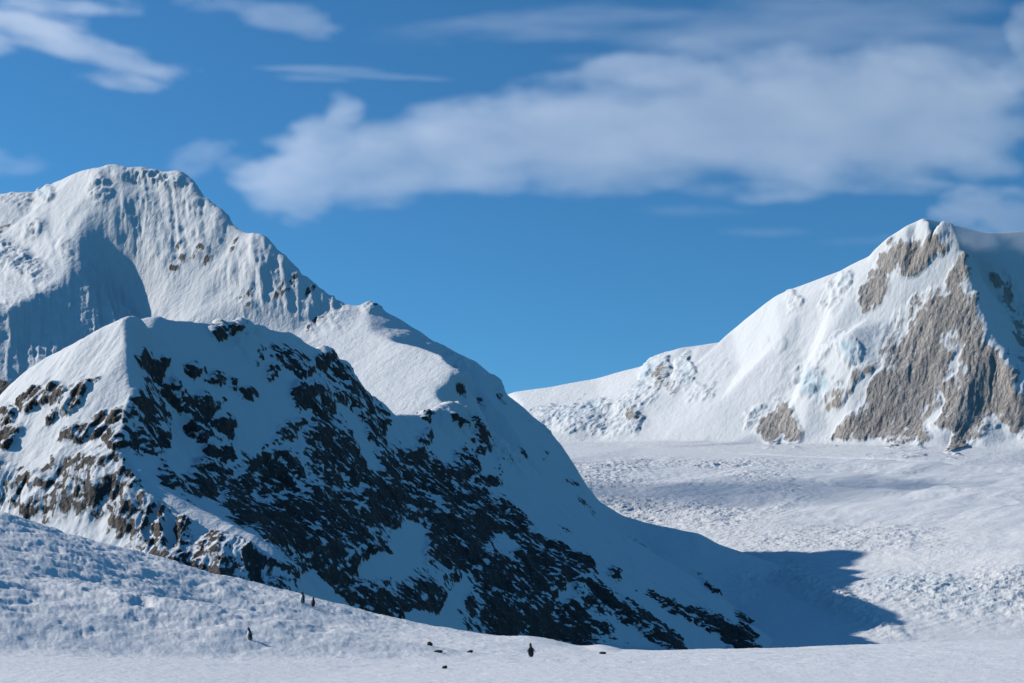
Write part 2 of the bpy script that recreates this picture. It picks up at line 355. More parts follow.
# ---- snowy mountain behind it
def back_mountain():
    U, Yv = mesh_grid(-480, 1000, 2850, 6900, 1270, 700)
    sky = [(-450, 520, 5850), (-380, 410, 5850), (-300, 310, 5800), (-220, 240, 5700), (-120, 215, 5560), (-50, 198, 5430), (0, 191, 5320), (40, 189, 5220), (55, 177, 5130), (82, 168, 5020), (115, 162, 4920), (140, 163, 4880), (175, 166, 4810), (190, 174, 4750), (195, 186, 4715), (212, 200, 4645), (226, 210, 4595), (229, 218, 4580), (240, 226, 4535), (252, 230, 4495), (263, 230, 4455), (270, 242, 4430),
           (294, 268, 4370), (310, 279, 4335), (335, 296, 4295), (345, 303, 4280), (363, 301, 4260), (372, 300, 4240), (384, 305, 4235), (400, 317, 4230), (420, 329, 4222), (435, 341, 4215), (476, 357, 4200), (491, 370, 4190), (504, 386, 4185), (507, 395, 4182), (520, 402, 4178), (535, 415, 4172), (556, 431, 4165), (564, 441, 4160), (561, 451, 4150), (574, 471, 4145), (599, 499, 4135), (621, 513, 4125), (655, 522, 4115), (699, 531, 4100), (718, 541, 4090), (753, 553, 4070), (790, 566, 4030), (850, 600, 3900), (900, 650, 3800)]
    r3 = [(115, 162, 4920), (98, 177, 4880), (92, 198, 4830), (82, 222, 4760), (76, 235, 4720), (76, 255, 4650), (79, 268, 4600), (62, 280, 4540), (40, 292, 4480), (22, 300, 4420), (-20, 318, 4400), (-90, 350, 4430), (-200, 400, 4450), (-330, 500, 4500), (-420, 600, 4500)]
    bowl = [(108, 182, 4866), (104, 205, 4785), (106, 240, 4722), (115, 270, 4662), (130, 295, 4620), (144, 315, 4540), (154, 330, 4460)]
    face = [(150, 200, 4770), (190, 230, 4630), (160, 250, 4640), (210, 260, 4510), (235, 250, 4480), (170, 280, 4540), (225, 285, 4430), (200, 305, 4400), (250, 305, 4330), (290, 305, 4280), (320, 320, 4240), (180, 330, 4350), (250, 335, 4260), (290, 335, 4220)]
    ribs = [[(229, 218, 4580), (228, 240, 4535), (226, 262, 4475)], [(263, 230, 4455), (258, 255, 4405), (252, 280, 4365), (250, 300, 4325)], [(294, 268, 4370), (284, 290, 4325), (276, 308, 4290)], [(335, 297, 4295), (322, 312, 4265), (312, 328, 4230)]]
    fl = [(0, 340, 4330), (60, 330, 4400), (100, 310, 4480), (30, 370, 4240), (80, 350, 4330), (120, 330, 4430), (0, 400, 4160), (60, 380, 4220), (-100, 420, 4100)]
    left = [(30, 215, 5090), (0, 240, 4990), (40, 260, 4740), (10, 280, 4680), (-60, 260, 5000), (-60, 300, 4750), (-150, 300, 5000)]
    def tilt(px, py):                               # the open snow dome leans towards the sun
        return (px, py, 1905 / (.7 + .4 * (px - CX) / F - (HY - py) / F))
    term = [tilt(*p) for p in [(366, 312), (371, 331), (388, 337), (419, 345), (441, 354), (457, 366), (452, 380), (449, 402)]] + [(456, 430, 3600)]
    dome = [tilt(*p) for p in [(345, 325), (360, 350), (390, 365), (420, 375), (435, 392), (400, 400), (370, 385), (340, 370), (391, 425), (330, 350), (350, 410)]]
    shade = [(480, 385, 4060), (470, 420, 3930), (510, 425, 3975), (500, 460, 3850), (540, 470, 3890), (560, 500, 3840), (600, 540, 3800), (650, 560, 3830), (700, 575, 3810), (740, 600, 3680), (790, 630, 3500), (640, 600, 3620), (560, 560, 3690)]
    apron = [(800, 630, 3560), (850, 665, 3400), (900, 690, 3150), (770, 650, 3300)]
    pts = []
    for l in [sky, r3, bowl, term] + ribs: pts += line(l, 18)
    pts += [pt(*p) for p in face + fl + left + dome + shade + apron]
    for px, py, Y in sky[::2]:
        x, y, z = pt(px, py, Y)
        k = .55 * (z + 200)
        pts.append((x + .05 * k, y + 1.25 * k, z - .75 * (z + 150)))
    pts += [(x, y, -200) for x, y, z in frame_pts(-480, 1000, 2850, 6900, -200)]
    Z = tin(pts, U, Yv, -200)
    Z = .75 * blur(Z, 2, 2) + .25 * blur(Z, 6, 6)
    P = surf(U, Yv, Z); n = grid_normals(P); px, py = pix(P)
    rocks = [stroke(160, 264, 196, 256, 4, .5), stroke(168, 262, 184, 240, 3, .46), stroke(190, 262, 214, 238, 4, .52), stroke(203, 266, 216, 248, 3, .5), (176, 268, 6, 4, 0, .62), stroke(228, 258, 242, 234, 3, .52), stroke(-5, 236, 12, 222, 5, .56),
             stroke(240, 302, 256, 290, 4, .48), stroke(244, 310, 254, 300, 3, .46), stroke(272, 308, 286, 282, 3, .54), stroke(282, 300, 300, 274, 4, .56), stroke(276, 296, 284, 288, 3, .5), stroke(306, 300, 316, 284, 4, .5), stroke(306, 334, 318, 320, 3, .54), stroke(318, 326, 334, 312, 3, .52), (0, 390, 10, 9, 0, .7),
             (455, 424, 9, 6, 20, .6), stroke(600, 540, 620, 560, 3, .5), stroke(565, 478, 580, 486, 3, .6), (545, 455, 4, 8, 30, .5), (480, 402, 4, 12, -35, .45), stroke(690, 566, 712, 586, 3, .5), (372, 305, 10, 4, 20, .46), (462, 392, 5, 10, -30, .46), (500, 398, 4, 12, -35, .44), (527, 418, 4, 12, -45, .44), (520, 450, 14, 4, 45, .56), (585, 505, 16, 4, 45, .54), (640, 545, 14, 3, 40, .52)]
    w = blobs(px, py, rocks)
    ice = blobs(px, py, [(45, 193, 8, 8, 0, .8), (15, 260, 40, 14, 30, .55), (35, 230, 14, 8, -40, .5), (172, 182, 14, 7, 0, .7), (150, 178, 30, 6, 0, .5), (500, 382, 12, 14, 40, .5), (550, 425, 16, 8, 40, .6), (485, 410, 30, 16, 40, .3), (100, 190, 12, 14, 0, .6), (800, 600, 70, 30, 20, .5), (20, 200, 30, 10, 0, .4), (66, 250, 8, 14, 0, .4), (374, 306, 12, 8, 0, .6), (440, 352, 22, 6, 25, .45), (462, 372, 8, 14, 0, .55), (400, 335, 20, 4, 15, .3)])
    a, b_, z = along(P, 20)
    flute = fbm(a / 60, z / 420, b_ / 420, 3, .55, True)
    lump = fbm(P[..., 0] / 200, P[..., 1] / 200, P[..., 2] / 200, 6, .5)
    ser = fbm(P[..., 0] / 60, P[..., 1] / 60, P[..., 2] / 45, 4, .6, True)
    fw = blobs(px, py, [(175, 220, 55, 45, 0, 1), (60, 340, 80, 45, 0, 1.3), (270, 275, 45, 35, 0, 1.3), (320, 310, 25, 20, 0, 1.2), (20, 250, 60, 40, 0, .5), (140, 172, 60, 8, 0, .8)])
    vis = smooth(-160, -90, P[..., 2])
    dm = 1 - .25 * blobs(px, py, [(400, 370, 55, 40, 20, 1)])
    fl2 = fbm(a / 24 + 5, z / 240, b_ / 240, 4, .55, True)
    d = ((9 * flute + 3.5 * fl2) * fw + 9 * lump * dm + 16 * smooth(.15, .6, ice) * ser + 2 * smooth(.1, .5, w) * ser + 5 * smooth(.3, .8, fw) * ser) * vis
    P = P + n * d[..., None]
    n2 = grid_normals(P)
    steep = 1 - n2[..., 2]
    loc = np.clip((steep - blur(steep, 10, 10)) * 1.6, -.3, .3)
    rock = w * .9 + loc * smooth(.15, .5, w)
    return grid_object('snowy_mountain', P, M['back'], {'rock': rock, 'ice': ice})

# ---- far mountain on the right, with the saddle left of it
def far_mountain():
    U, Yv = mesh_grid(460, 1460, 6200, 11200, 1020, 700)
    sky = [(460, 400, 10400), (509, 391, 10200), (547, 386, 10000), (594, 377, 9800), (644, 364, 9500), (652, 356, 9430), (660, 352, 9400), (682, 346, 9300), (724, 340, 9150), (732, 329, 9000), (757, 307, 8850), (776, 293, 8750), (807, 281, 8580), (842, 267, 8400), (868, 255, 8270), (872, 246, 8240), (883, 237, 8200), (908, 222, 8100), (920, 216, 8050), (931, 209, 8000), (942, 209, 7960), (948, 214, 7950), (957, 226, 7960), (985, 231, 8250), (1024, 229, 8450), (1080, 240, 8600), (1160, 280, 8700), (1260, 330, 8700), (1340, 390, 8600), (1420, 460, 8400)]
    r4 = [(944, 211, 7950), (957, 230, 7890), (964, 250, 7820), (970, 275, 7720), (974, 300, 7620), (986, 316, 7540), (1000, 348, 7400), (1014, 383, 7230), (1040, 400, 7150), (1080, 440, 6950), (1120, 470, 6800)]
    rshade = [(985, 290, 7950), (1010, 310, 7960), (1024, 350, 7790), (1060, 380, 7740), (1120, 420, 7500), (1200, 440, 7300), (1000, 255, 8150), (975, 250, 8000)]
    shelf = [(868, 318, 8000), (885, 305, 7960), (905, 287, 7920), (925, 268, 7900), (944, 250, 7880)]           # snow ramp under the upper crag
    cragt = [(872, 262, 8200), (890, 244, 8140), (915, 236, 8060), (935, 234, 7990)]
    crest2 = [(893, 320, 7880), (930, 288, 7830), (955, 265, 7800)]
    low = [(870, 370, 7700), (900, 380, 7580), (850, 400, 7680), (930, 360, 7560), (880, 430, 7490), (920, 420, 7400), (960, 400, 7290), (990, 410, 7240), (960, 445, 7140), (1010, 440, 7060), (850, 330, 7900), (820, 350, 8050), (800, 310, 8450), (780, 340, 8380), (740, 370, 8620), (800, 380, 8120), (770, 410, 8120), (720, 400, 8430), (680, 400, 8720), (690, 370, 8950), (640, 410, 8850), (780, 430, 7930), (830, 430, 7690)]
    sad = [(520, 405, 9900), (560, 400, 9700), (600, 394, 9500), (640, 380, 9300), (660, 372, 9200), (560, 412, 9350), (600, 410, 9150), (640, 398, 9000), (570, 425, 9050), (610, 425, 8950), (650, 420, 8720)]
    fan = [(460, 444, 9250), (540, 443, 9000), (600, 442, 8750), (660, 441, 8450), (720, 442, 8120), (780, 443, 7820), (840, 445, 7560), (900, 446, 7300), (960, 447, 7090), (1024, 450, 6930), (1100, 466, 6760), (1260, 478, 6600)]
    base = [(460, 452, 8500), (540, 452, 8250), (600, 452, 8000), (660, 452, 7750), (720, 453, 7450), (780, 455, 7150), (840, 457, 6900), (900, 459, 6650), (960, 463, 6450), (1024, 470, 6330), (1100, 482, 6280), (1260, 494, 6230)]
    pts = []
    for l in (sky, r4, shelf, cragt, crest2, fan, base): pts += line(l, 20)
    pts += [pt(*p) for p in rshade + low + sad]
    for px, py, Y in sky[::2]:
        x, y, z = pt(px, py, Y)
        k = .6 * z
        pts.append((x, y + 1.2 * k, z - .75 * k))
    pts += frame_pts(460, 1460, 6200, 11200, -100)
    Z = tin(pts, U, Yv, -100)
    Z = .8 * blur(Z, 2, 2) + .2 * blur(Z, 6, 5)
    P = surf(U, Yv, Z); n = grid_normals(P); px, py = pix(P)
    rocks = [stroke(865, 312, 885, 268, 10, .95), stroke(880, 270, 905, 245, 10, .85), (912, 258, 16, 18, -50, .92), (935, 244, 12, 9, -40, .92), stroke(955, 250, 968, 290, 7, .7), stroke(928, 290, 945, 300, 10, .7), (935, 318, 24, 30, 10, .86), (912, 348, 26, 34, 25, .84), (928, 375, 34, 40, 10, .86), (898, 395, 34, 40, 25, .88), (878, 425, 32, 24, 0, .9), (905, 430, 30, 18, 0, .9), (960, 305, 12, 40, -12, .82), (974, 345, 16, 40, -16, .86), (988, 388, 28, 34, -25, .9), (962, 415, 26, 30, 0, .9), (1004, 408, 24, 16, 20, .8),
             (850, 430, 22, 7, -35, .84), (846, 396, 22, 9, -35, .6), (862, 374, 16, 10, -40, .6), (775, 425, 16, 12, -60, .95), (784, 408, 10, 10, -60, .86), (792, 428, 9, 14, -20, .92), (957, 444, 8, 10, 0, .9), (893, 440, 12, 8, 0, .9), (985, 350, 8, 26, -20, .74), (975, 320, 6, 18, -10, .72), (660, 378, 8, 12, 0, .5), (672, 385, 6, 10, 0, .5), (633, 418, 8, 12, -50, .55), (1020, 430, 14, 10, 0, .6), stroke(995, 270, 1012, 318, 7, .74), stroke(1010, 320, 1024, 352, 8, .74), (1040, 340, 20, 30, 20, .7)]
    snow = [stroke(870, 322, 950, 258, 7, 1.), stroke(834, 424, 874, 372, 5, .8), stroke(930, 436, 944, 385, 4, .6), stroke(944, 385, 964, 345, 4, .6), stroke(895, 345, 925, 300, 3, .4), (938, 441, 10, 9, 20, .7), (985, 445, 20, 9, -30, .7), (860, 447, 30, 5, 0, .9), (905, 444, 12, 5, 0, .5)]
    a, b_, z = along(P, -38)
    jx = fbm(a / 130, b_ / 200, z / 130, 4, .6) * 14; jy = fbm(a / 130 + 9, b_ / 200, z / 130, 4, .6) * 14
    w = blobs(px + jx, py + jy, rocks) - blobs(px + jx, py + jy, snow)
    ice = blobs(px + jx, py + jy, [(655, 372, 12, 16, 20, .9), (685, 372, 8, 16, 10, .7), (575, 412, 40, 8, -12, .7), (600, 425, 40, 8, 0, .6), (640, 395, 10, 26, 30, .6), (700, 390, 14, 10, -30, .5), (830, 300, 8, 18, 20, .5), (775, 345, 14, 8, 0, .35), (830, 345, 20, 6, -50, .6), (630, 415, 14, 20, 0, .6), (850, 350, 10, 16, -40, .9), (815, 385, 16, 20, -50, .9), (845, 283, 8, 10, 0, .6), (793, 300, 8, 8, 0, .5), (720, 370, 20, 10, 0, .3), (755, 415, 8, 10, 0, .6), (540, 412, 20, 7, -15, .5), (800, 370, 60, 30, -40, .3)])
    a, b_, z = along(P, -38)
    wx = fbm(P[..., 0] / 400, P[..., 1] / 400, P[..., 2] / 400, 3)
    flute = fbm(a / 130 + wx * .6, z / 520 + a / 900, b_ / 520, 5, .58, True)
    lump = fbm(P[..., 0] / 420, P[..., 1] / 420, P[..., 2] / 420, 6, .52)
    ser = fbm(P[..., 0] / 130, P[..., 1] / 130, P[..., 2] / 110, 4, .6, True)
    rk = smooth(.1, .6, w)
    sm_ = smooth(.15, .6, ice)
    fl2 = fbm(a / 40 + wx, z / 200, b_ / 200, 4, .6, True)
    rsh = blobs(px, py, [(1005, 300, 24, 50, -20, 1), (1060, 350, 40, 60, 0, 1)])
    d = (10 * rk * flute + 9 * rk * fl2 + (9 + 2 * rk) * lump + 24 * sm_ * ser + 26 * rsh * flute) * smooth(-90, 0, P[..., 2])
    P = P + n * d[..., None]
    n2 = grid_normals(P); steep = 1 - n2[..., 2]
    loc = np.clip((steep - blur(steep, 10, 10)) * 1.3, -.25, .25)
    st = fbm(a / 90 + wx, z / 320, b_ / 320, 5, .6)
    fine = fbm(a / 26 + wx, z / 110, b_ / 110, 4, .6)
    rock = w * .93 + loc * .8 * smooth(.1, .5, w) + st * .5 * smooth(.05, .5, w) + fine * .45 * smooth(.05, .4, w)
    return grid_object('far_mountain', P, M['far'], {'rock': rock, 'ice': ice})

# ---- glacier
def glacier():
    U, Yv = mesh_grid(470, 1560, 2300, 9400, 1150, 900, True)
    def row(py, Y0, lean, dip=0.0):
        return [(px, py + dip * (px - 700) / 324, Y0 * (1 - lean * min(430, max(0, px - 620)) / 400)) for px in (470, 560, 620, 700, 780, 860, 940, 1024, 1150, 1320, 1560)]
    rows = [[(470, 447, 8900), (565, 448, 8500), (640, 447, 8150), (700, 448, 7850), (780, 450, 7500), (860, 453, 7200), (950, 457, 6850), (1024, 464, 6550), (1150, 476, 6450), (1320, 484, 6300), (1560, 492, 6200)],
            row(472, 6700, .15, 6), row(500, 5600, .21, 6), row(527, 4820, .23, 4), row(547, 4330, .21, 2), row(556, 4130, .19, 1),
            row(566, 4000, .18, 1), row(590, 3560, .12, 1), row(620, 3200, .07, 0), row(650, 2880, .03, -1)]
    pts = []
    for r in rows: pts += line(r, 40)
    for y in np.linspace(2300, 9400, 12):
        if y < 4300: pts.append(((470 - CX) / F * y, y, -160))
    for u in np.linspace(470, 1560, 12): pts.append(((u - CX) / F * 2300, 2300, -160))
    Z = tin(pts, U, Yv, -160)
    Z = blur(Z, 4, 5)
    P = surf(U, Yv, Z)
    X, Y = P[..., 0], P[..., 1]
    px, py = pix(P)
    # flow runs towards the camera and slightly right; crevasses cross it
    wx = fbm(X / 500, Y / 500, 0 * X, 3)
    cre = fbm(X / 210 + wx * .9, Y / 95 + wx * 1.4, 0 * X + 3, 5, .55, True)
    big = fbm(X / 700 + 5, Y / 420, 0 * X + 7, 4, .5)
    flow = fbm((X * .5 + Y * .85) / 900 + wx * .3, (X * .85 - Y * .5) / 130 + wx, 0 * X + 21, 4, .5)
    patch = smooth(-.25, .3, fbm(X / 600 + 9, Y / 900, 0 * X + 31, 3, .55))
    up = smooth(0, 40, 556 - py)
    ser = blobs(px, py, [(950, 605, 80, 22, 6, 1), (1010, 600, 50, 26, 0, .9), (640, 490, 100, 34, 10, 1.), (740, 500, 80, 16, 0, .7), (800, 590, 60, 30, 25, .7), (870, 620, 60, 20, 15, .8), (700, 470, 90, 14, 0, .8), (850, 540, 180, 12, 0, .5)])
    ser = np.clip(ser * (.35 + .8 * patch), 0, 1)
    edge = smooth(450, 466, py)
    blocks = fbm(X / 46 + wx, Y / 34, 0 * X + 13, 4, .6, True)
    ridge = blobs(px, py, [stroke(782, 578, 880, 624, 9, .8)])
    dz = (1.0 + 3.6 * patch * edge + 7 * ser) * cre + (12 * ser + 12 * ridge) * blocks + 13 * ridge * (.6 + 1.2 * big) + (4 + 16 * up * edge) * big + (3 + 7 * up * edge) * flow
    P[..., 2] += dz * smooth(2400, 2700, Y) * (.25 + .75 * edge)
    ice = np.clip(ser * .8 * smooth(.05, -.4, cre) + (.18 + .30 * smooth(553, 566, py)) * patch + .35 * blobs(px, py, [(950, 605, 70, 20, 6, 1)]), 0, 1)
    rough = (.15 + .55 * patch + .8 * ser) * (.15 + .85 * edge)
    return grid_object('glacier', P, M['glacier'], {'rock': np.zeros_like(ice), 'ice': ice, 'rough': rough})

# ---- foreground snow slope
def foreground():
    U, Yv = mesh_grid(-480, 1520, 10, 260, 1900, 560, True)
    crest = [(-480, 345, 84), (-370, 365, 90), (-260, 400, 93), (-150, 446, 94), (-60, 483, 95), (0, 508, 96), (50, 521, 98), (100, 535, 100), (150, 549, 102), (200, 562, 104), (250, 577, 106), (300, 596, 108), (350, 607, 107), (400, 617, 104), (450, 625, 102), (500, 632, 99), (540, 637, 97), (580, 643, 95), (620, 648, 93), (660, 650, 92), (704, 649.5, 92), (760, 647, 93), (823, 644, 95), (904, 641, 97), (1024, 637, 100), (1150, 632, 105), (1300, 626, 110), (1520, 618, 116)]
    pts = line(crest, 30)
    for px, py, Y in crest:
        x, y, z = pt(px, py, Y)
        pts += [(x * 1.06, y * 1.06, z - 3.0 - .08 * y * .06), (x * 1.25, y * 1.25, z - 22), (x * 1.6, y * 1.6, z - 75)]
    for u in np.linspace(-480, 1520, 18):
        for Y in (10, 18, 27): pts.append(((u - CX) / F * Y, Y, -1.68 - (Y - 27) * .004))
    pts += [pt(*p) for p in [(-480, 652, 34), (-480, 480, 52), (-340, 500, 54), (1520, 654, 56), (-260, 655, 36), (-100, 655, 38), (0, 654, 44), (100, 657, 47), (200, 659, 50), (300, 662, 50), (400, 664, 50), (-200, 525, 56), (-60, 556, 60), (0, 571, 63), (80, 588, 69), (160, 605, 74), (240, 622, 80), (320, 634, 78), (400, 644, 74), (500, 656, 62), (600, 662, 58), (700, 664, 56), (850, 662, 56), (1024, 660, 56), (1300, 656, 56), (500, 644, 78), (600, 652, 76), (60, 543, 82), (150, 571, 89), (-100, 508, 78)]]
    Z = tin(pts, U, Yv, -80)
    Z = blur(Z, 8, 5)
    P = surf(U, Yv, Z)
    X, Y = P[..., 0], P[..., 1]; px, py = pix(P)
    pn = fbm(X / 7 + 3, Y / 10, 0 * X + 15, 3)
    left = np.clip(smooth(680, 120, px) * smooth(675, 600, py + 30 * pn) * (.8 + .6 * pn), 0, 1.1)
    w1 = fbm(X / 5, Y / 5, 0 * X, 3)
    sas = fbm(X / 2.6 + w1 * .5, Y / 4.2 + w1, 0 * X + 2, 5, .55)
    lump = fbm(X / .7, Y / 1.1, 0 * X + 5, 4, .6)
    big = fbm(X / 9, Y / 14, 0 * X + 8, 3)
    near = smooth(24, 60, Y)
    hol = np.maximum(0, fbm(X / 1.5 + w1 * .4, Y / 2.6 + w1 * .4, 0 * X + 12, 4, .5) - .08)
    dz = sas * (.09 + .31 * left) * near + lump * (.035 + .11 * left) * (.4 + .6 * near) + fbm(X / .3, Y / .5, 0 * X + 6, 3, .6) * (.012 + .035 * left) + big * (.04 + .45 * left) * near - hol * (.1 + .46 * left) * near
    cr = blobs(px, py, [(540, 640, 22, 3, 5, .25), (600, 645, 14, 4, 10, .35)])
    P[..., 2] += dz + cr * .5
    o = grid_object('snow_slope', P, M['fore'], {'rock': np.zeros_like(dz), 'ice': np.zeros_like(dz)})
    return o, U, Yv, P

M = {}
M['front'] = snow_rock('front_snow_rock', (0.022, 0.022, 0.025), (0.078, 0.069, 0.064), 1.9, (1, 1, .6), edge=.07, fine=.95, bump_snow=.32, dust=(.25, .25, .26), third=(.07, .055, .048), dust_t=.57)
M['back'] = snow_rock('back_snow_rock', (0.045, 0.045, 0.05), (0.11, 0.102, 0.10), 3.2, (1, 1, .45), edge=.08, fine=1.0, bump_snow=.34)
M['far'] = snow_rock('far_snow_rock', (0.25, 0.236, 0.228), (0.41, 0.378, 0.355), 5.4, (1, 1, .28), edge=.10, fine=.8, bump_snow=.3, dust=(.58, .57, .56), third=(.36, .32, .29), dust_t=.535)  # tan rock, its colour paled slightly to stand in for haze
M['glacier'] = snow_rock('glacier_ice', (.1, .1, .1), (.2, .2, .2), 3.2, bump_snow=.4, rough_attr=True)
M['fore'] = snow_rock('slope_snow', (.1, .1, .1), (.2, .2, .2), .035, bump_snow=.35)

YS = .95
tag(front_mountain(), 'dark craggy mountain with snow streaked rock faces, behind the penguin slope', 'mountain', kind='structure')
YS = .90
tag(back_mountain(), 'tall domed snow mountain with a fluted bowl, behind the dark craggy one', 'mountain', kind='structure')
YS = 1.0
tag(far_mountain(), 'distant pointed mountain with a tan rock wall above the glacier', 'mountain', kind='structure')
tag(glacier(), 'broad crevassed white glacier flowing between the mountains', 'glacier', kind='structure')
slope, FU, FY, FP = foreground()
tag(slope, 'rough snow slope in front with penguins and stones on it', 'snow slope', kind='structure')

# the low ground under everything, out to the horizon
me = bpy.data.meshes.new('ground')
R = 60000
me.from_pydata([(-R, -R, -175), (R, -R, -175), (R, R, -175), (-R, R, -175)], [], [(0, 1, 2, 3)])
gm, gnt, gb = new_mat('ground_snow')
gpos = N(gnt, 'ShaderNodeNewGeometry').outputs['Position']
gnt.links.new(mixc(gnt, noise(gnt, gpos, .004, 6), (.7, .74, .78), SNOW), gb.inputs['Base Color'])
me.materials.append(gm)
ground = bpy.data.objects.new('ground', me); C.objects.link(ground)
tag(ground, 'flat snow covered low ground reaching the horizon', 'ground', kind='structure')

# ------------------------------------------------------------------ clouds: closed volumes, thin towards their rims
def vol_mat(name, density, col):
    m = bpy.data.materials.new(name); m.use_nodes = True
    nt = m.node_tree; nt.nodes.clear()
    o = nt.nodes.new('ShaderNodeOutputMaterial'); v = nt.nodes.new('ShaderNodeVolumePrincipled')
    v.inputs['Color'].default_value = (*col, 1); v.inputs['Density'].default_value = density
    v.inputs['Anisotropy'].default_value = .25
    nt.links.new(v.outputs[0], o.inputs['Volume'])
    return m

def cloud(label, D, T, lst, seed, mat, cell=2.0, tilt=0.0, sx=70, sy=26, jag=.5, cut=.18, octv=6, slant=0.0, soft=1.35):
    """lst: soft patches giving where the cloud is; thickness (up to T metres) follows them and a billow noise"""
    x0 = min(l[0] - 1.7 * max(l[2], l[3]) for l in lst); x1 = max(l[0] + 1.7 * max(l[2], l[3]) for l in lst)
    y0 = min(l[1] - 1.7 * max(l[3], abs(l[2] * math.sin(rad(l[4])))) for l in lst) - 12; y1 = max(l[1] + 1.7 * max(l[3], abs(l[2] * math.sin(rad(l[4])))) for l in lst) + 12
    U = np.arange(x0, x1, cell); V = np.arange(y0, y1, cell)
    u, v = np.meshgrid(U, V)
    uu, vv = u + v * slant, v - u * tilt
    jx = fbm(uu / sx, vv / sy, 0 * u + seed, 4, .55) * sx * .35; jy = fbm(uu / sx, vv / sy, 0 * u + seed + 31, 4, .55) * sy * .45
    m = blobs(u + jx, v + jy, lst)
    f = fbm(uu / sx + 3, vv / sy, 0 * u + seed + 77, octv, .55)
    t = np.clip(m + f * jag * smooth(0, .35, m) - cut, 0, 1.4)
    t = T * (1 - np.exp(-1.5 * t ** soft))
    t = blur(t, 1, 1, 1); t[t < T * .004] = 0
    t[0] = t[-1] = 0; t[:, 0] = t[:, -1] = 0
    big = fbm(u / 160, v / 90, 0 * u + seed + 5, 3) * T * .4
    on = t > 1e-3
    fi = np.full(t.shape, -1); bi = np.full(t.shape, -1)
    need = on.copy(); need[:-1] |= on[1:]; need[1:] |= on[:-1]; n2 = need.copy(); n2[:, :-1] |= need[:, 1:]; n2[:, 1:] |= need[:, :-1]
    co = []
    for j, i in zip(*np.nonzero(n2)):
        d = D + big[j, i]; dx, dz = (u[j, i] - CX) / F, (HY - v[j, i]) / F
        y = d - t[j, i] * .5; fi[j, i] = len(co); co.append((dx * y, y, dz * y))
        if on[j, i]:
            y = d + t[j, i] * .5; bi[j, i] = len(co); co.append((dx * y, y, dz * y))
        else: bi[j, i] = fi[j, i]
    fc = []
    a = on[:-1, :-1] | on[1:, :-1] | on[:-1, 1:] | on[1:, 1:]
    for j, i in zip(*np.nonzero(a)):
        q = [(j, i), (j, i + 1), (j + 1, i + 1), (j + 1, i)]
        A = [int(fi[p]) for p in q]; B = [int(bi[p]) for p in q]
        fc.append(A[::-1])
        for tr in ((0, 1, 2), (0, 2, 3)):
            if len({B[k] for k in tr} | {A[k] for k in tr}) > 3: fc.append([B[k] for k in tr])
            else: fc.append([B[k] for k in tr])
    me = bpy.data.meshes.new('cloud'); me.from_pydata(co, [], fc); me.materials.append(mat)
    o = bpy.data.objects.new('cloud', me); C.objects.link(o)
    return tag(o, label, 'cloud', 'clouds in the blue sky')

VM = vol_mat('cloud_vapour', .0013, (.97, .975, 1)); VT = vol_mat('thin_cloud_vapour', .00085, (.97, .975, 1))
cloud('long broad grey white cloud bank spanning between the two mountains', 15000, 760, [
    (305, 172, 50, 34, -15, .8), (345, 122, 20, 22, 10, .6), (330, 140, 34, 24, 0, .7), (385, 163, 80, 34, -8, .85), (430, 130, 50, 24, -10, .5), (480, 145, 90, 36, -5, .95), (590, 135, 110, 44, 0, 1), (700, 122, 110, 48, -5, 1.05), (800, 118, 110, 52, 0, 1.1), (900, 118, 100, 54, 0, 1.1), (965, 120, 50, 48, 0, 1.05), (300, 205, 26, 14, 0, .5), (760, 190, 70, 12, 0, .4), (860, 178, 80, 14, 0, .5), (640, 72, 90, 18, -12, .45)], 3, VM, 2.0, .03, 85, 32, .55, .14, 7)
cloud('thin feathery veil high over the broad cloud bank, near the top edge', 19000, 420, [(600, 20, 190, 16, -4, .55), (800, 28, 180, 32, -6, .72), (930, 45, 120, 28, 8, .72), (1010, 70, 50, 20, 0, .7), (720, 60, 120, 18, -10, .6)], 11, VT, 2.5, 0, 150, 22, .8, .22)
cloud('slanting wispy cloud above the domed snow summit', 6850, 1500, [(-85, 20, 80, 30, 8, 1.4), (-180, 5, 80, 30, 8, 1.3), (35, 26, 60, 20, 10, .62), (85, 46, 70, 15, 12, .6), (140, 66, 50, 12, 10, .56), (120, 80, 36, 8, 5, .6), (60, 5, 80, 10, 0, .5)], 21, VT, 2.0, .2, 90, 22, .7, .2)  # unseen thick lobes on the left, added to shade the glacier
cloud('faint torn cloud scrap at the top, right of the slanting wisp', 16000, 420, [(250, 8, 60, 10, 5, .6), (285, 18, 44, 14, 10, .9), (315, 30, 24, 10, 0, .7)], 33, VT, 2.0, .1, 70, 20, .8, .2)
cloud('narrow pale streak of cloud under the torn scrap', 17000, 260, [(330, 70, 60, 3.5, 2, .9), (380, 76, 60, 3, 3, .8), (310, 78, 40, 2.5, 2, .6)], 43, VT, 1.5, .03, 90, 7, .7, .15)
cloud('small soft puff touching the right shoulder of the domed summit', 9000, 330, [(195, 160, 26, 14, -10, .8), (235, 165, 24, 12, 0, .45), (212, 150, 20, 12, 0, .5), (300, 222, 20, 9, 0, .4)], 51, VT, 1.5, 0, 40, 22, .6, .15)
cloud('low faint wisp at the left above the snowy shoulder', 12000, 260, [(10, 165, 30, 8, 0, .7), (30, 160, 24, 5, 0, .4), (-30, 160, 40, 14, 0, .9)], 61, VT, 2.0, 0, 60, 14, .7, .2)
cloud('ragged banner cloud trailing from the pointed far peak', 7600, 420, [(985, 208, 34, 14, 10, 1.), (1015, 222, 40, 16, 15, 1.), (958, 218, 22, 10, 10, .7), (975, 236, 26, 12, 20, .6), (1000, 195, 30, 9, 0, .5), (1060, 230, 50, 22, 0, 1.)], 71, VM, 1.5, 0, 40, 22, .6, .14)
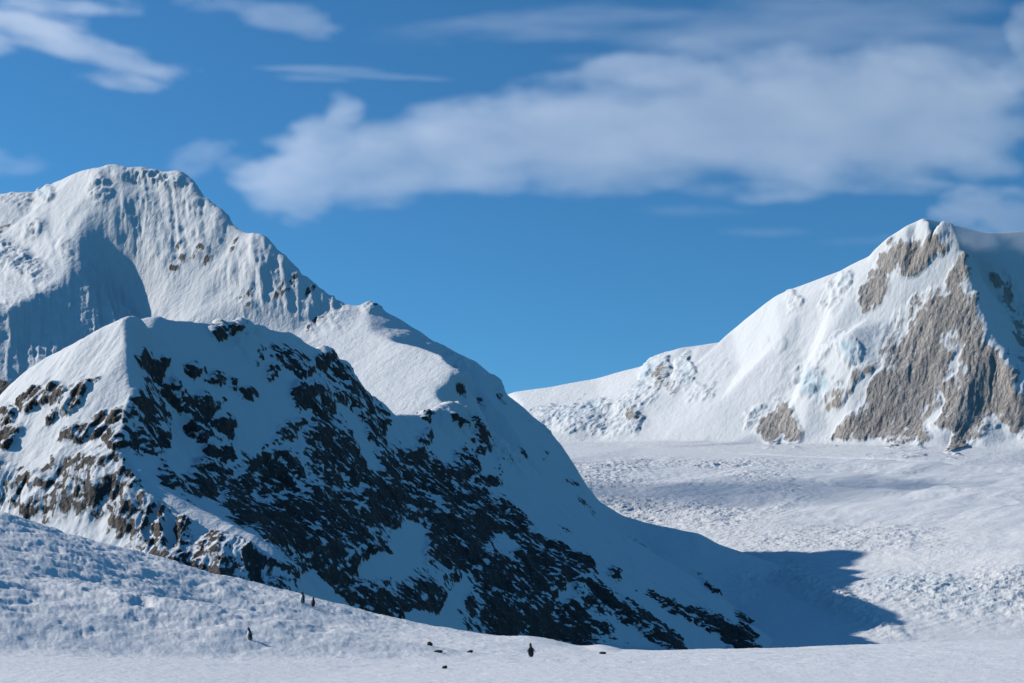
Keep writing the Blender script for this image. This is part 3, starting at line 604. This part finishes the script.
cloud('thin drawn out streaks of cloud low over the far mountain', 18000, 240, [(960, 186, 60, 4, 6, .8), (900, 190, 50, 4, 0, .5), (860, 240, 40, 4, -4, .4), (770, 232, 40, 4, 0, .4), (700, 210, 60, 5, 0, .4)], 81, VT, 2.0, .05, 90, 8, .8, .15)
cloud('pale scrap of cloud in the top right corner', 16000, 420, [(1024, 30, 14, 26, 10, .9), (1050, 40, 30, 30, 0, .9), (1015, 75, 20, 16, 0, .5)], 91, VT, 2.0, 0, 40, 30, .6, .18)

# ------------------------------------------------------------------ penguins and stones on the slope
def ground_at(px, py):
    i = int(np.argmin(abs(FU - px)))
    col = FP[:, i]; pyc = HY - col[:, 2] / col[:, 1] * F
    j = next((k for k in range(200, len(col)) if pyc[k] <= py), int(np.argmin(pyc)))
    return Vector([float(c) for c in col[j]])

BLACK = plain('penguin_black', (.018, .019, .022), .6, 30); WHITE = plain('penguin_white', (.78, .77, .74), .7, 30); ORANGE = plain('penguin_orange', (.24, .085, .045), .5, 30)

def tube(bm, rings, seg=20):
    """rings: (centre, rx, ry) ellipses stacked along z, closed at both ends"""
    vs = []
    for (cx, cy, cz), rx, ry in rings:
        vs.append([bm.verts.new((cx + rx * math.cos(2 * math.pi * k / seg), cy + ry * math.sin(2 * math.pi * k / seg), cz)) for k in range(seg)])
    for a, b in zip(vs[:-1], vs[1:]):
        for k in range(seg): bm.faces.new((a[k], a[(k + 1) % seg], b[(k + 1) % seg], b[k]))
    bm.faces.new(vs[0][::-1]); bm.faces.new(vs[-1])

def blob(bm, loc, r, scale=(1, 1, 1), rot=(0, 0, 0)):
    from mathutils import Euler
    m = Matrix.Translation(loc) @ Euler(rot).to_matrix().to_4x4() @ Matrix.Diagonal((*(r * q for q in scale), 1))
    bmesh.ops.create_icosphere(bm, subdivisions=3, radius=1, matrix=m)

def penguin(label, px, py, h, face, lean=0.0, spread=.25, turn=0.0):
    """one continuous body, beak towards -y before turning by face (degrees)"""
    bm = bmesh.new()
    prof = [(.035, .05, .05, .03), (.06, .115, .12, .02), (.14, .16, .165, .005), (.26, .182, .185, -.01), (.38, .182, .18, -.015), (.50, .168, .16, -.01), (.60, .142, .135, 0), (.68, .108, .105, .005), (.75, .085, .09, 0), (.81, .08, .092, -.008), (.87, .078, .092, -.014), (.93, .066, .075, -.014), (.975, .038, .045, -.01), (.99, .012, .014, -.008)]
    tube(bm, [((0, cy - lean * z * z, z), rx, ry) for z, rx, ry, cy in prof])
    hl = -lean * .76
    blob(bm, (0, hl - .125, .865), .05, (.36, 1.5, .42), (rad(-8), 0, 0))                     # beak
    for sx in (-1, 1):
        blob(bm, (sx * (.165 + spread * .10), -lean * .25 + .01, .475), .19, (.13, .34, 1.0), (0, sx * -spread, 0))   # flipper
        blob(bm, (sx * .075, -.07, .022), .05, (1.0, 1.9, .5))                                # foot
    blob(bm, (0, .16, .06), .06, (.7, 1.6, .55), (rad(28), 0, 0))                             # tail
    me = bpy.data.meshes.new('penguin'); bm.to_mesh(me); bm.free()
    o = bpy.data.objects.new('penguin', me); C.objects.link(o)
    md = o.modifiers.new('remesh', 'REMESH'); md.mode = 'VOXEL'; md.voxel_size = .011
    md2 = o.modifiers.new('smooth', 'SMOOTH'); md2.iterations = 3
    dg = bpy.context.evaluated_depsgraph_get()
    me2 = bpy.data.meshes.new_from_object(o.evaluated_get(dg)); o.modifiers.clear(); o.data = me2; me2.name = 'penguin'
    me2.materials.clear()
    for m in (BLACK, WHITE, ORANGE): me2.materials.append(m)
    for p in me2.polygons:
        x, y, z = p.center; nx, ny, nz = p.normal; p.use_smooth = True
        y0 = y + lean * z * z
        mi = 0
        if abs(x) < .15 and ny < .12 and y0 < -.005 and .05 < z < .70 and abs(x) < .155 - .09 * smooth(.5, .72, z): mi = 1
        if abs(x) > .165 and nx * x < 0: mi = 1                                               # pale lining of the flippers
        if z < .05 and y < .09: mi = 2
        if .84 < z < .89 and y < hl - .125: mi = 2
        if .915 < z < .945 and abs(x) > .03 and y0 < .03: mi = 1                              # white patch over the eye
        p.material_index = mi
    g = ground_at(px, py); h = h * g.y / F
    o.location = g - Vector((0, 0, .015)); o.scale = (h * 1.12, h * 1.12, h)
    o.rotation_euler = (0, 0, rad(face))
    return tag(o, label, 'penguin', 'penguins on the snow slope')

penguin('black backed penguin alone at the slope rim with its back turned, near dark stones', 531, 657, 14.5, 205, .12, .5)
penguin('penguin with white belly showing, alone on the left part of the slope', 249.5, 641, 13, -62, .08, .35)
penguin('upright penguin with bright white front, left of a pair on the slope rim', 302, 604, 12, -40, .0, .12)
penguin('dark penguin seen from behind, right of a pair on the slope rim', 313, 606.5, 10, 150, .05, .2)

STONE, snt, sb = new_mat('dark_stone')
stc = N(snt, 'ShaderNodeTexCoord').outputs['Object']
snt.links.new(mixc(snt, mapr(snt, noise(snt, stc, 6, 6), .35, .65), (.012, .012, .013), (.04, .036, .033)), sb.inputs['Base Color']); sb.inputs['Roughness'].default_value = .8

def stone(label, px, py, wpx, hpx, tilt, seed):
    g = ground_at(px, py + hpx * .4); u = g.y / F
    bm = bmesh.new(); bmesh.ops.create_icosphere(bm, subdivisions=4, radius=1)
    co = np.array([v.co[:] for v in bm.verts])
    n = fbm(co[:, 0] * 1.1 + seed, co[:, 1] * 1.1, co[:, 2] * 1.1, 4, .5) * .5 + fbm(co[:, 0] * 2 + seed, co[:, 1] * 2, co[:, 2] * 2 + 4, 2, .5, True) * .14
    for v, k in zip(bm.verts, n):
        v.co *= 1 + float(k)
        v.co = Vector((v.co.x * wpx * .5 * u, v.co.y * wpx * .42 * u, v.co.z * hpx * .5 * u * 1.15))
    me = bpy.data.meshes.new('stone'); bm.to_mesh(me); bm.free(); me.materials.append(STONE)
    for p in me.polygons: p.use_smooth = seed % 2 == 0
    o = bpy.data.objects.new('stone', me); C.objects.link(o)
    o.location = g + Vector((0, 0, hpx * .28 * u)); o.rotation_euler = (0, rad(tilt), rad(seed * 23))
    o.rotation_euler = (0, rad(tilt), 0)
    return tag(o, label, 'stone', 'dark stones poking out of the snow')

stone('humped dark stone in the snow, uppermost of the three left of the lone dark penguin', 430, 644, 5.5, 4, 25, 1)
stone('long flat dark stone just below the humped one on the snow slope', 438.7, 651.7, 8, 2.6, 0, 2)
stone('small tilted dark stone lowest on the slope, nearest the bottom of the photo', 444.3, 667.3, 5.5, 3.2, -28, 3)
stone('small flat dark stone midway between the flat stone and the lone dark penguin', 470.5, 651.7, 6, 2.4, -14, 4)
stone('thin dark stone under the snow hump right of the lone dark penguin', 603, 653, 6.5, 2.6, 0, 5)

# ------------------------------------------------------------------ light, sky, camera
sun = bpy.data.lights.new('sun', 'SUN'); sun.energy = 4.7; sun.angle = rad(.53); sun.color = (1, .945, .86)
so = bpy.data.objects.new('sun', sun); C.objects.link(so)
so.rotation_euler = S.to_track_quat('Z', 'Y').to_euler()

w = bpy.data.worlds.new('World'); bpy.context.scene.world = w; w.use_nodes = True
nt = w.node_tree; bg = nt.nodes['Background']
sky = N(nt, 'ShaderNodeTexSky'); sky.sky_type = 'NISHITA'; sky.sun_disc = False
sky.sun_elevation = rad(SUN_EL); sky.sun_rotation = math.atan2(S.x, S.y)
sky.altitude = 1500; sky.air_density = 1.0; sky.dust_density = 0.0; sky.ozone_density = 1.5
tint = N(nt, 'ShaderNodeMix', data_type='RGBA', blend_type='MULTIPLY'); tint.inputs[0].default_value = 1
nt.links.new(sky.outputs[0], tint.inputs[6]); tint.inputs[7].default_value = (.40, .97, 1.30, 1)   # clean, dry polar air
nt.links.new(tint.outputs[2], bg.inputs[0]); bg.inputs[1].default_value = .087

cam = bpy.data.cameras.new('camera'); cam.sensor_width = 36; cam.lens = 36 * F / 1024
cam.shift_y = (HY - 341.5) / 1024; cam.clip_start = .5; cam.clip_end = 200000
co = bpy.data.objects.new('camera', cam); C.objects.link(co); co.rotation_euler = (rad(90), 0, 0)
sc = bpy.context.scene; sc.camera = co
sc.view_settings.view_transform = 'Standard'; sc.view_settings.look = 'None'; sc.view_settings.gamma = 1; sc.view_settings.exposure = 0.0
sc.cycles.max_bounces = 8; sc.cycles.diffuse_bounces = 0; sc.cycles.volume_bounces = 3; sc.cycles.transparent_max_bounces = 24
